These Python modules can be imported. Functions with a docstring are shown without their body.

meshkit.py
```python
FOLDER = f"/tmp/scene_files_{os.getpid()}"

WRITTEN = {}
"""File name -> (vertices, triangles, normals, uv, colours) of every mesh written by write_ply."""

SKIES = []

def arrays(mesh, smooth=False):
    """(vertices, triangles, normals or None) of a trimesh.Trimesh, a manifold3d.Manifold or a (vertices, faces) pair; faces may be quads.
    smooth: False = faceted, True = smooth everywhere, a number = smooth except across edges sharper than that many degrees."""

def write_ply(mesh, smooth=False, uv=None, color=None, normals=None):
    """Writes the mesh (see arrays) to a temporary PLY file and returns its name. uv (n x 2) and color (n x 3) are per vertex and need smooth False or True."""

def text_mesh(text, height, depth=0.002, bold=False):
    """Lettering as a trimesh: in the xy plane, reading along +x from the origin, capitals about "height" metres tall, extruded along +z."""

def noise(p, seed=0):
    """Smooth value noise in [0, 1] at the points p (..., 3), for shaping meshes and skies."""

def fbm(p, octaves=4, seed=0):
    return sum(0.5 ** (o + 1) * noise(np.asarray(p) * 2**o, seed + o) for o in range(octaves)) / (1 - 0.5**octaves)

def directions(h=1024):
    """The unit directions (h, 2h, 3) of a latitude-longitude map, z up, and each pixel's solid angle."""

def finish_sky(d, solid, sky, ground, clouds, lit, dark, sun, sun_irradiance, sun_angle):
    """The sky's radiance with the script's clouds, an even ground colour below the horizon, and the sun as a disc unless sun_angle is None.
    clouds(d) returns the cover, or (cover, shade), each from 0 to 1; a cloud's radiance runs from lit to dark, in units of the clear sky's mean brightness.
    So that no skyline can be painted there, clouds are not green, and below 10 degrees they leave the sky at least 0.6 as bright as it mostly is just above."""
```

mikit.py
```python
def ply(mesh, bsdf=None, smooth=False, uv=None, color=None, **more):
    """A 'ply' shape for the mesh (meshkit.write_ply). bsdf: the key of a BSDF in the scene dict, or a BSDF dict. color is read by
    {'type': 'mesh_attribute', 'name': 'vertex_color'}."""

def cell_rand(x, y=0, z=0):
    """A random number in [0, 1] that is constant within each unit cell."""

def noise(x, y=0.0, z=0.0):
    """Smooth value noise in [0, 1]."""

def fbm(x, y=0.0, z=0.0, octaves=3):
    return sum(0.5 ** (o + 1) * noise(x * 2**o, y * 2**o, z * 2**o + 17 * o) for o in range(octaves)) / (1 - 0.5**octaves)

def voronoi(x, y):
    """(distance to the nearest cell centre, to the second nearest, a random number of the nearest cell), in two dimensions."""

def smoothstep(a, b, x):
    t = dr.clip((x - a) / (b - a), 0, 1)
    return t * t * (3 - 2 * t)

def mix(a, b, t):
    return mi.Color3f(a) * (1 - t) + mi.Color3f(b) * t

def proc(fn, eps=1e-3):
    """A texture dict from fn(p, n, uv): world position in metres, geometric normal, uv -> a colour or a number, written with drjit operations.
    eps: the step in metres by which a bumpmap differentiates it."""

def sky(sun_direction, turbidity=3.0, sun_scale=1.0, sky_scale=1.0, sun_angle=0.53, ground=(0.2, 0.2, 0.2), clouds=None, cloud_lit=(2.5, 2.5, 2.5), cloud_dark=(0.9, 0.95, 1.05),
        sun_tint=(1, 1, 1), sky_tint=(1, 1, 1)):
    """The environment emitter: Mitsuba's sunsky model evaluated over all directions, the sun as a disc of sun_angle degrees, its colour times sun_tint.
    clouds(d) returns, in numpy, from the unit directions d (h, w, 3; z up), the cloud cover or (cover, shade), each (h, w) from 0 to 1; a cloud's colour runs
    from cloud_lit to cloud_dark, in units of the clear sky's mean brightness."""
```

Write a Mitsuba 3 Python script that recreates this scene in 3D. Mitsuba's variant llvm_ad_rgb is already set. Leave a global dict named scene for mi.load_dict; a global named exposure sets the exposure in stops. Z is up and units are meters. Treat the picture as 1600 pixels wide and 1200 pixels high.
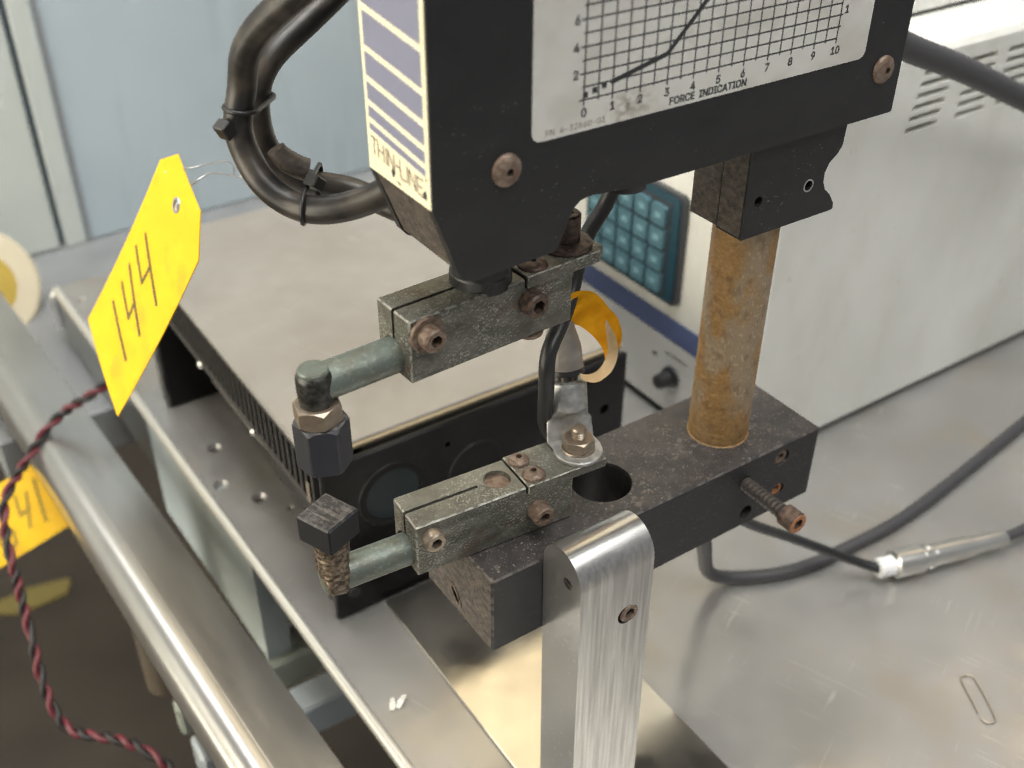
import math, random
import numpy as np, trimesh, mitsuba as mi, drjit as dr
import manifold3d as m3
from shapely.geometry import Polygon, LineString, Point, box as sbox
from shapely.ops import unary_union
import mikit, meshkit
from mikit import proc, noise, fbm, smoothstep, mix
random.seed(7); rng = np.random.default_rng(7)
T = mi.ScalarTransform4f
scene, labels = {}, {}
S = 0.001                      # everything below is modelled in millimetres
exposure = -0.05
WT = -138.0                    # the worktop, 138 mm below the welder's lower arm

# ------------------------------------------------------------------ camera
CAM = np.array([-152.857, -238.503, 285.157])
RIGHT = np.array([0.830750, -0.556623, 0.004952]); DOWN = np.array([-0.314799, -0.477132, -0.820516]); FWD = np.array([0.459081, 0.680085, -0.571602])
tgt = CAM + FWD * 400
scene['camera'] = {'type': 'thinlens', 'fov': 50.2368, 'fov_axis': 'x', 'aperture_radius': 0.0019, 'focus_distance': 0.385,
                   'near_clip': 0.01, 'far_clip': 20.0,
                   'to_world': T().look_at(origin=(CAM * S).tolist(), target=(tgt * S).tolist(), up=(-DOWN).tolist())}

# ------------------------------------------------------------------ light: a big window to the left, lamps in the ceiling, the room's own dim light
scene['room_light'] = {'type': 'constant', 'radiance': {'type': 'rgb', 'value': [0.22, 0.225, 0.235]}}

def lamp(key, label, cat, c, ux, uy, rad):
    """A flat luminous rectangle at c (metres), half-axes ux, uy; it shines along ux x uy."""
    c, ux, uy = map(np.array, (c, ux, uy))
    v = np.array([c - ux - uy, c + ux - uy, c + ux + uy, c - ux + uy])
    scene[key] = mikit.ply(trimesh.Trimesh(v, [[0, 1, 2], [0, 2, 3]], process=False), 'm_lamp_glass', emitter={'type': 'area', 'radiance': {'type': 'rgb', 'value': rad}})
    labels[key] = {'label': label, 'category': cat}

scene['m_lamp_glass'] = {'type': 'diffuse', 'reflectance': {'type': 'rgb', 'value': [.7, .7, .7]}}
lamp('window', 'tall bright window to the left of the cart', 'window', [-1.75, 0.55, .40], [0, 0.9, 0], [0, 0, .95], [5.7, 5.25, 4.2])
lamp('ceiling_lamp', 'warm ceiling lamp panel behind and right of the welder', 'ceiling lamp', [0.85, 1.35, 1.75], [0, .9, 0], [.6, 0, 0], [1.9, 1.55, .95])
lamp('ceiling_lamp_001', 'ceiling lamp panel over the back of the cart', 'ceiling lamp', [-.35, 1.75, 1.75], [0, .6, 0], [.32, 0, 0], [5, 4.9, 4.6])
lamp('ceiling_lamp_002', 'ceiling lamp panel over the front of the cart', 'ceiling lamp', [0.30, -0.85, 1.55], [0, .6, 0], [.6, 0, 0], [6.6, 6.6, 6.4])

lamp('ceiling_lamp_003', 'warm ceiling lamp panel far to the right of the cart', 'ceiling lamp', [1.9, .72, 1.75], [0, .6, 0], [.4, 0, 0], [1.7, 1.3, .85])
lamp('ceiling_lamp_004', 'ceiling lamp panel straight above the welder', 'ceiling lamp', [-.1, 0.0, 1.75], [0, .6, 0], [.32, 0, 0], [15, 14.8, 14.2])

# ------------------------------------------------------------------ materials
def rgb(c): return {'type': 'rgb', 'value': list(map(float, c))}
def tex(c): return proc(c) if callable(c) else rgb(c)
def mat(name, base, rough=.5, metal=0.0, spec=.5, bump=None, bscale=1.0, **k):
    r = proc(rough) if callable(rough) else float(rough)
    b = {'type': 'principled', 'base_color': tex(base), 'roughness': r, 'metallic': float(metal), **k}
    if spec != .5: b['specular'] = float(spec)
    if bump is not None:
        b = {'type': 'bumpmap', 'tex': proc(bump, 1.5e-4), 'scale': float(bscale), 'bsdf': b}
    scene['m_' + name] = {'type': 'twosided', 'bsdf': b}
    return name
C3 = mi.Color3f
def mm(p): return p * 1000.0

def edge(n):
    """1 on the chamfered edges (faces that look along no axis), 0 on the flat faces."""
    return smoothstep(.93, .80, dr.maximum(dr.abs(n.x), dr.maximum(dr.abs(n.y), dr.abs(n.z))))
def scratch(q, f=1.0):
    a = smoothstep(.86, .97, noise(q.x * .9 * f + q.y * .35 * f, (q.y - .4 * q.x) * .05 * f, 3)) + smoothstep(.88, .97, noise(q.y * 1.1 * f - q.x * .5 * f + 40, (q.x + .5 * q.y) * .04 * f, 7))
    return dr.minimum(a, 1) * smoothstep(.35, .7, fbm(q.x * .03 * f, q.y * .03 * f + 5, 2))
def f_anod(p, n, uv):
    q = mm(p); dust = smoothstep(.80, .88, noise(q.x * 1.3, q.y * 1.3, q.z * 1.3)) * smoothstep(.45, .75, noise(q.x * .25 + 9, q.y * .25, q.z * .25))
    return mix((.009, .009, .0098), (.017, .017, .018), fbm(q.x * .06, q.y * .06, q.z * .09, 4)) + C3(.08) * dust * smoothstep(.45, .6, fbm(q.x * .025 + 3, q.y * .1, q.z * .03)) + C3(.05) * edge(n) * smoothstep(.4, .7, noise(q.x * .4, q.y * .4, q.z * .4))
mat('black_anodised', f_anod, .42, 0, .45)
def f_bar(p, n, uv):
    q = mm(p); a = fbm(q.x * .22, q.y * .22, q.z * .22, 4); b = smoothstep(.66, .80, noise(q.x * .9, q.y * .9, q.z * .9)) * smoothstep(.4, .62, fbm(q.x * .09 + 4, q.y * .09, q.z * .09))
    c = smoothstep(.86, .93, noise(q.x * 1.9, q.y * 1.9 + 3, q.z * 1.9))
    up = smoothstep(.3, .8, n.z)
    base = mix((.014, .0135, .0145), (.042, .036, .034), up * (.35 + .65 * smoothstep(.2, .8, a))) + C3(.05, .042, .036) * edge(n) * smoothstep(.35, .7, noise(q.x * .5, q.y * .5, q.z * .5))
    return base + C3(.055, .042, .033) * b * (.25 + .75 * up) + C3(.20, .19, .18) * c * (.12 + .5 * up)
mat('worn_black', f_bar, .55, 0, .45, bump=lambda p, n, uv: fbm(p.x * 900, p.y * 900, p.z * 900), bscale=.00012)
def f_end(p, n, uv):
    q = mm(p); a = fbm(q.x * .5, q.y * .5, q.z * .5, 4)
    return mix((.030, .026, .024), (.115, .092, .075), smoothstep(.25, .85, .6 * a + .4 * fbm(q.x * 2.2, q.y * 2.2, q.z * 2.2)))
mat('worn_end', f_end, .6, 0, .4, bump=lambda p, n, uv: fbm(p.x * 700, p.y * 700, p.z * 700, 4), bscale=.0005)
def f_gun(p, n, uv):
    q = mm(p); a = fbm(q.x * .18, q.y * .18, q.z * .18, 3); s = fbm(q.x * 1.4, q.y * 1.4, q.z * 1.4, 3)
    base = mix((.098, .094, .076), (.195, .190, .158), smoothstep(.2, .8, a) * .7 + .3 * fbm(q.x * .06, q.y * .06 + 9, q.z * .06))
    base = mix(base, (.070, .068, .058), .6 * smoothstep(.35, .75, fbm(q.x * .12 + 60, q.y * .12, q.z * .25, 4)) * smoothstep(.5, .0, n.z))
    base = mix(base, (.11, .070, .052), .6 * smoothstep(.52, .78, fbm(q.x * .1 + 30, q.y * .1, q.z * .1)))
    base = mix(base, (.42, .42, .38), .75 * smoothstep(.46, .80, s) * smoothstep(.25, .7, fbm(q.x * .08 + 20, q.y * .08, q.z * .08)))
    return mix(base, (.38, .37, .33), .8 * edge(n) * smoothstep(.3, .6, noise(q.x * .6, q.y * .6, q.z * .6)))
mat('oxidised_block', f_gun, .50, .55, .5, bump=lambda p, n, uv: fbm(p.x * 800, p.y * 800, p.z * 800, 3), bscale=.00045)
def f_verd(p, n, uv):
    q = mm(p); a = fbm(q.x * .16, q.y * .3, q.z * .3, 3)
    b = mix((.108, .112, .088), (.122, .146, .128), smoothstep(.2, .75, a))
    return mix(b, (.28, .30, .25), .35 * smoothstep(.5, .85, fbm(q.x * .9, q.y * .9, q.z * .9)))
mat('verdigris', f_verd, .42, .35, .5, bump=lambda p, n, uv: fbm(p.x * 500, p.y * 500, p.z * 500), bscale=.0002)
def f_pil(p, n, uv):
    q = mm(p); a = fbm(q.x * .16, q.y * .16, q.z * .11, 4); s = fbm(q.x * .9, q.y * .9, q.z * .9, 3)
    s2 = fbm(q.x * 2.2, q.y * 2.2, q.z * 1.6, 3)
    b = mix((.245, .130, .042), (.345, .215, .090), smoothstep(.2, .8, .5 * s + .5 * s2))
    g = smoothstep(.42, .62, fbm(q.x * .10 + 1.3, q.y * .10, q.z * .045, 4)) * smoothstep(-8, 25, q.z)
    b = mix(b, (.27, .235, .185), (.35 + .5 * s2) * g)
    b = mix(b, (.14, .085, .045), .5 * smoothstep(.5, .8, fbm(q.x * .35 + 7, q.y * .35, q.z * .2, 4)))
    b = mix(b, (.46, .36, .22), .5 * smoothstep(.70, .85, noise(q.x * 1.3, q.y * 1.3, q.z * .5)) * g)
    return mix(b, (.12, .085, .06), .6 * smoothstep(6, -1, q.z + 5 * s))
mat('rusty_steel', f_pil, .50, .35, .5, bump=lambda p, n, uv: fbm(p.x * 600, p.y * 600, p.z * 600, 3), bscale=.0006)
def f_scr(p, n, uv):
    q = mm(p); a = fbm(q.x * .6, q.y * .6, q.z * .6, 3)
    return mix((.125, .078, .054), (.215, .165, .130), smoothstep(.2, .8, a))
mat('rusty_screw', f_scr, .48, .45, .5, bump=lambda p, n, uv: fbm(p.x * 900, p.y * 900, p.z * 900), bscale=.0003)
mat('dark_rusty_screw', lambda p, n, uv: mix((.045, .034, .029), (.135, .085, .064), smoothstep(.2, .8, fbm(mm(p).x * .7, mm(p).y * .7, mm(p).z * .7))), .5, .4)
mat('orange_rust', lambda p, n, uv: mix((.19, .075, .030), (.36, .165, .075), fbm(mm(p).x * .9, mm(p).y * .9, mm(p).z * .9)), .7, .1)
mat('blackened_steel', lambda p, n, uv: mix((.045, .040, .036), (.13, .11, .095), fbm(mm(p).x * .8, mm(p).y * .8, mm(p).z * .8)), .45, .5)
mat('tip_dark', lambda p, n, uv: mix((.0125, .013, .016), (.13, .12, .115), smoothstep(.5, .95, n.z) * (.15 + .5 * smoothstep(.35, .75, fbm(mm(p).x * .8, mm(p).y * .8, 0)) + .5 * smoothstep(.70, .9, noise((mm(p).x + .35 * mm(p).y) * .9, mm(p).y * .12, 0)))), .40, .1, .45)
mat('holder_black', lambda p, n, uv: mix((.014, .014, .013), (.05, .05, .046), smoothstep(.3, .8, fbm(mm(p).x * .8, mm(p).y * .8, mm(p).z * .8))), .3, .3)
mat('socket_dark', (.012, .010, .009), .6)
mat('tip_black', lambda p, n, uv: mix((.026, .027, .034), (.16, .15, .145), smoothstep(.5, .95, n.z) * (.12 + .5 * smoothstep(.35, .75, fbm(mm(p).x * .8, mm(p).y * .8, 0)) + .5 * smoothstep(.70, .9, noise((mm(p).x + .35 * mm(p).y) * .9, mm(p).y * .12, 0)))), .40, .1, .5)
mat('rusty_lump', lambda p, n, uv: mix((.075, .056, .042), (.30, .23, .165), smoothstep(.3, .85, fbm(mm(p).x * .8, mm(p).y * .8, mm(p).z * .8))), .4, .6, bump=lambda p, n, uv: fbm(p.x * 900, p.y * 900, p.z * 900), bscale=.0002)
mat('bronze', lambda p, n, uv: mix((.23, .18, .135), (.37, .31, .245), fbm(mm(p).x * .7, mm(p).y * .7, mm(p).z * .7)), .36, .75)
mat('tin', lambda p, n, uv: mix((.27, .27, .26), (.43, .425, .41), smoothstep(.2, .8, fbm(mm(p).x * .35, mm(p).y * .35, mm(p).z * .35))), .42, .6, bump=lambda p, n, uv: fbm(p.x * 500, p.y * 500, p.z * 500), bscale=.0003)
def f_alu(p, n, uv):
    q = mm(p); st = fbm(q.x * .9 + 50, q.y * .9, q.z * .03, 4); fr = smoothstep(.6, .95, -n.y)
    sp = smoothstep(.80, .9, noise(q.x * 1.1, q.y * 1.1, q.z * .5))
    return mix((.50, .49, .475), mix((.36, .35, .34), (.52, .51, .495), smoothstep(.2, .8, st)), fr) + C3(.10) * sp * (1 - fr)
mat('brushed_aluminium', f_alu, lambda p, n, uv: mi.Float(.20) + .16 * smoothstep(.6, .95, -n.y) + .08 * fbm(mm(p).x * .3, mm(p).y * .3, mm(p).z * .1), .92, bump=lambda p, n, uv: fbm(p.x * 1500, p.y * 1500, p.z * 30) * smoothstep(.6, .95, -n.y), bscale=.00008)
def f_top(p, n, uv):
    q = mm(p); a = fbm(q.x * .020, q.y * .020, 1.7, 3); s = smoothstep(.74, .8, noise(q.x * .22, q.y * .22, 5))
    b = mix((.295, .288, .276), (.365, .357, .345), smoothstep(.2, .8, a)) + C3(.10) * scratch(q)
    return mix(b, (.33, .26, .17), .30 * smoothstep(.45, .85, fbm(q.x * .03 + 8, q.y * .03, 9)) + 0 * s)
mat('worktop_steel', f_top, lambda p, n, uv: .18 + .20 * smoothstep(.25, .75, fbm(mm(p).x * .035, mm(p).y * .035, 3, 4)), .52, bump=lambda p, n, uv: fbm(p.x * 40, p.y * 40, 2, 3), bscale=.00045)
mat('table_edge', (.62, .60, .55), .35, .6)
mat('plate_mirror', lambda p, n, uv: mix((.50, .47, .42), (.62, .59, .53), fbm(mm(p).x * .06, mm(p).y * .06, 0)), lambda p, n, uv: .10 + .12 * smoothstep(.3, .7, fbm(mm(p).x * .05, mm(p).y * .05, 4)), .95)
mat('rail_steel', lambda p, n, uv: mix((.46, .445, .425), (.58, .57, .55), fbm(mm(p).x * .08, mm(p).y * .02, mm(p).z * .08)), lambda p, n, uv: .24 + .10 * fbm(mm(p).x * .1, mm(p).y * .02, 1), .9, bump=lambda p, n, uv: fbm(p.x * 60, p.y * 12, p.z * 60), bscale=.0003)
mat('cover_steel', lambda p, n, uv: mix((.30, .28, .255), (.375, .36, .34), smoothstep(.2, .8, fbm(mm(p).x * .022, mm(p).y * .022, mm(p).z * .022, 4))) + C3(.05) * scratch(mm(p), .7), lambda p, n, uv: .34 + .12 * fbm(mm(p).x * .03, mm(p).y * .03, 7), .55)
mat('brass_lip', (.36, .30, .20), .4, .6)
mat('box_black', (.0055, .0055, .006), .25, 0, .35)
mat('fin_black', (.010, .0095, .009), .5, 0, .3)
mat('box_grey', lambda p, n, uv: mix((.15, .14, .125), (.20, .19, .17), fbm(mm(p).x * .04, mm(p).y * .04, mm(p).z * .04)), .4, .5)
mat('box_matt', (.030, .028, .026), .6, 0, .4)
mat('dim_teal', (.007, .019, .024), .2, 0, .4)
mat('cable_black', lambda p, n, uv: mix((.018, .0165, .016), (.060, .050, .041), smoothstep(.3, .8, fbm(mm(p).x * .12, mm(p).y * .12, mm(p).z * .12))), .38, .1, .5)
mat('plastic_black', (.015, .015, .016), .4)
mat('rubber_grey', (.045, .044, .047), .55)
mat('cream', lambda p, n, uv: mix((.80, .72, .50), (.84, .78, .58), fbm(mm(p).x * .2, mm(p).y * .2, mm(p).z * .2)), .5)
mat('navy', (.20, .205, .29), .5)
mat('label_grey', lambda p, n, uv: mix((.52, .50, .455), mix((.60, .585, .545), (.22, .18, .13), .9 * smoothstep(.25, .75, fbm(mm(p).x * .5, 0, mm(p).z * .5)) * smoothstep(11, 2, dr.abs(mm(p).x - 52 + .3 * (mm(p).z - 168))) * smoothstep(174, 169, mm(p).z)), smoothstep(.25, .6, fbm(mm(p).x * .07, 0, mm(p).z * .07))), .42, .2)
mat('ink', (.02, .02, .022), .6)
mat('faint_ink', (.10, .065, .045), .6)
mat('faded_ink', (.26, .17, .015), .7)
mat('pencil_ink', (.10, .075, .02), .7)
mat('yellow_card', lambda p, n, uv: mix(mix((.74, .425, .008), (.78, .475, .012), fbm(mm(p).x * .08, mm(p).y * .08, mm(p).z * .08)), (.50, .30, .03), .45 * smoothstep(.55, .8, fbm(mm(p).y * .07 + 3, mm(p).z * .07, mm(p).x * .07, 4))), .55, 0, .3,
    bump=lambda p, n, uv: fbm(p.x * 60, p.y * 60, p.z * 60, 4), bscale=.0012)
mat('wire_steel', (.6, .6, .62), .3, .9)
mat('red_wire', (.11, .016, .024), .45)
mat('black_wire', (.013, .011, .011), .5)
mat('ivory_paint', lambda p, n, uv: mix((.58, .575, .535), (.68, .675, .64), smoothstep(.2, .8, fbm(mm(p).x * .014, mm(p).y * .02, mm(p).z * .008, 4))) - C3(.035, .04, .05) * smoothstep(.4, .85, fbm(mm(p).x * .05, mm(p).y * .05, mm(p).z * .02 + 4, 4)) - C3(.10, .11, .12) * smoothstep(.90, .97, noise(mm(p).x * .5, mm(p).y * .5, mm(p).z * .12)) * smoothstep(.5, .7, fbm(mm(p).x * .03, 2, mm(p).z * .03)), .42)
mat('bezel', (.03, .034, .04), .35)
mat('teal_frame', (.013, .047, .068), .35)
mat('key_teal', lambda p, n, uv: mix((.060, .130, .165), (.085, .165, .20), noise(mm(p).y * .1, mm(p).z * .1)), .28)
mat('key_mark', (.16, .29, .34), .3)
mat('stripe_blue', (.075, .10, .21), .4)
scene['m_amber_tape'] = {'type': 'principledthin', 'base_color': proc(lambda p, n, uv: mix((.50, .20, .008), (.72, .36, .02), fbm(mm(p).x * .15, mm(p).y * .15, mm(p).z * .15))), 'roughness': .3, 'spec_trans': 0.0, 'diff_trans': .9}
mat('tape_paper', (.60, .42, .22), .6)
mat('grey_sleeve', lambda p, n, uv: mix((.135, .118, .10), (.225, .205, .178), fbm(mm(p).x * .25, mm(p).y * .25, mm(p).z * .25)), .45, .1, bump=lambda p, n, uv: fbm(p.x * 350, p.y * 350, p.z * 350), bscale=.0003)
mat('chrome', lambda p, n, uv: mix((.55, .54, .50), (.70, .69, .66), fbm(mm(p).x * .1, mm(p).y * .1, mm(p).z * .1)), .22, .9)
mat('white_plastic', (.70, .70, .70), .4)
def f_wall(p, n, uv):
    q = mm(p); a = fbm(q.x * .006, 3, q.z * .006, 3); s = smoothstep(.55, .75, fbm(q.x * .05, 1, q.z * .006))
    return mix(mix((.35, .415, .46), (.43, .49, .53), a), (.30, .34, .36), .3 * s)
mat('wall_paint', f_wall, .5)
mat('wall_paint_light', (.47, .50, .48), .5)
mat('door_gap', (.10, .125, .14), .6)
mat('bench_grey', lambda p, n, uv: mix((.20, .21, .22), (.30, .31, .32), fbm(mm(p).x * .02, mm(p).y * .02, 0)), .5, .2)
mat('floor_dark', lambda p, n, uv: mix((.036, .031, .026), (.058, .050, .042), fbm(mm(p).x * .012, mm(p).y * .012, 0)), .6, 0, .25)
mat('floor_yellow', (.17, .14, .04), .6)
mat('bright_end', (.72, .72, .74), .25, .7)
mat('leg_brown', (.16, .13, .10), .4, .4)
mat('bar_white', (.42, .46, .49), .4, .2)
mat('skirt_steel', (.30, .31, .30), .26, .85)
mat('skirt_blue', lambda p, n, uv: mix((.34, .375, .365), (.46, .53, .57), smoothstep(300, 350, mm(p).y + 60 * noise(mm(p).y * .06, 0, 0))), .4, .25)
mat('bar_green', (.36, .39, .34), .45, .2)
mat('masking_cream', (.62, .55, .40), .6)
mat('masking_yellow', (.48, .34, .06), .6)
mat('paper_white', (.78, .77, .72), .6)
mat('clip_metal', (.46, .41, .34), .35, .7)

# ------------------------------------------------------------------ shape helpers
M = m3.Manifold
def cb(x0, x1, y0, y1, z0, z1, c=.5):
    """A box with chamfered edges."""
    c = min(c, .49 * min(x1 - x0, y1 - y0, z1 - z0)); P = []
    for x, sx in ((x0, 1), (x1, -1)):
        for y, sy in ((y0, 1), (y1, -1)):
            for z, sz in ((z0, 1), (z1, -1)):
                P += [(x, y + sy * c, z + sz * c), (x + sx * c, y, z + sz * c), (x + sx * c, y + sy * c, z)]
    return M.hull_points(np.array(P, float))
def frame(d):
    d = np.array(d, float); d /= np.linalg.norm(d)
    a = np.cross(d, [0, 0, 1.] if abs(d[2]) < .9 else [1., 0, 0]); a /= np.linalg.norm(a)
    return np.stack([a, np.cross(d, a), d], 1)
def place(m, o, d=(0, 0, 1), spin=0):
    R = frame(d) if tuple(d) != (0, 0, 1) else np.eye(3)
    if spin:
        c, s = math.cos(math.radians(spin)), math.sin(math.radians(spin)); R = R @ np.array([[c, -s, 0], [s, c, 0], [0, 0, 1]])
    return m.transform(np.c_[R, np.array(o, float)])
def lathe(prof, n=40):
    """A solid of revolution about z from (radius, z) points, bottom to top."""
    pts = [(max(r, 0), z) for r, z in prof]
    poly = [(0, pts[0][1])] + pts + [(0, pts[-1][1])]
    a = sum(poly[i][0] * poly[(i + 1) % len(poly)][1] - poly[(i + 1) % len(poly)][0] * poly[i][1] for i in range(len(poly)))
    if a < 0: poly = poly[::-1]
    return m3.CrossSection([np.array(poly, float)]).revolve(n)
def cyl(o, d, r, h, c=.3, n=40):
    return place(lathe([(r - c, 0), (r, c), (r, h - c), (r - c, h)], n), o, d)
def cs(poly):
    polys = getattr(poly, 'geoms', [poly]); rings = []
    for g in polys:
        rings.append(np.array(g.exterior.coords)[:-1]); rings += [np.array(i.coords)[:-1] for i in g.interiors]
    return m3.CrossSection(rings, m3.FillRule.EvenOdd)
XZ = lambda y: np.array([[1, 0, 0, 0], [0, 0, -1, y], [0, 1, 0, 0.]])      # drawing in x,z; thickness towards -y from plane y
YZ = lambda x: np.array([[0, 0, -1, x], [-1, 0, 0, 0], [0, 1, 0, 0.]])     # drawing in -y,z; thickness towards -x from plane x
def slab(poly, h, A): return cs(poly).extrude(h).transform(A)
def hexa(r, h, rot=0): return m3.CrossSection([np.array([(r * math.cos(math.radians(60 * i + rot)), r * math.sin(math.radians(60 * i + rot))) for i in range(6)])]).extrude(h)
def rotz(m, c, deg, dz=0):
    c0 = np.array([c[0], c[1], 0.]); return m.translate(-c0).rotate([0, 0, deg]).translate(c0)
def spline(P, n):
    from scipy.interpolate import CubicSpline
    P = np.array(P, float); t = np.r_[0, np.cumsum(np.sqrt(np.linalg.norm(np.diff(P, axis=0), axis=1)))]
    return CubicSpline(t, P)(np.linspace(0, t[-1], n))
def tube(P, r, n=60, sides=18, smooth=True):
    P = spline(P, n) if smooth else np.array(P, float); n = len(P)
    r = np.broadcast_to(np.array(r, float) if np.ndim(r) else r, (n,)) if np.ndim(r) == 0 or len(r) == n else np.interp(np.linspace(0, 1, n), np.linspace(0, 1, len(r)), r)
    t = np.gradient(P, axis=0); t /= np.linalg.norm(t, axis=1)[:, None]
    a = np.cross(t[0], [.3, .2, .93]); a /= np.linalg.norm(a); V = []
    for i in range(n):
        a = a - t[i] * (a @ t[i]); a /= np.linalg.norm(a); b = np.cross(t[i], a)
        for k in range(sides):
            g = 2 * math.pi * k / sides; V.append(P[i] + r[i] * (math.cos(g) * a + math.sin(g) * b))
    V = np.array(V); F = []
    for i in range(n - 1):
        for k in range(sides):
            q = (i * sides + k, i * sides + (k + 1) % sides, (i + 1) * sides + (k + 1) % sides, (i + 1) * sides + k); F += [(q[0], q[1], q[2]), (q[0], q[2], q[3])]
    V = np.vstack([V, P[0], P[-1]]); e = (n - 1) * sides
    for k in range(sides):
        F += [(n * sides, (k + 1) % sides, k), (n * sides + 1, e + k, e + (k + 1) % sides)]
    return trimesh.Trimesh(V, F, process=False)
def tm(m):
    if hasattr(m, 'to_mesh'):
        g = m.to_mesh(); return trimesh.Trimesh(np.array(g.vert_properties[:, :3], float), np.array(g.tri_verts), process=False)
    return m
def cat(*ms): return trimesh.util.concatenate([tm(m) for m in ms])
def fine(m, l): return m.refine_to_length(l)

used = {}
def put(key, mesh, m, smooth=32, label=None, **tag):
    n = used.get(key, 0); used[key] = n + 1
    k = key if n == 0 else f'{key}_{n:03d}'
    t = tm(mesh); t = trimesh.Trimesh(np.array(t.vertices) * S, t.faces, process=False)
    scene[k] = mikit.ply(t, 'm_' + m, smooth)
    d = {kk: v for kk, v in dict(label=label, **tag).items() if v}
    if d: labels[k] = d
    return k
def thing(key, label, category, group=None):
    labels[key] = {'label': label, 'category': category, **({'group': group} if group else {})}
    return key

def strokes(lines, w): return unary_union([LineString(l).buffer(w / 2, cap_style=1) for l in lines])
def text(s, h, bold=False, depth=.06):
    m = meshkit.text_mesh(s, h, depth, bold); return m
def on_plane(mesh, A): return trimesh.Trimesh(np.c_[mesh.vertices, np.ones(len(mesh.vertices))] @ A.T, mesh.faces, process=False)

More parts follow.
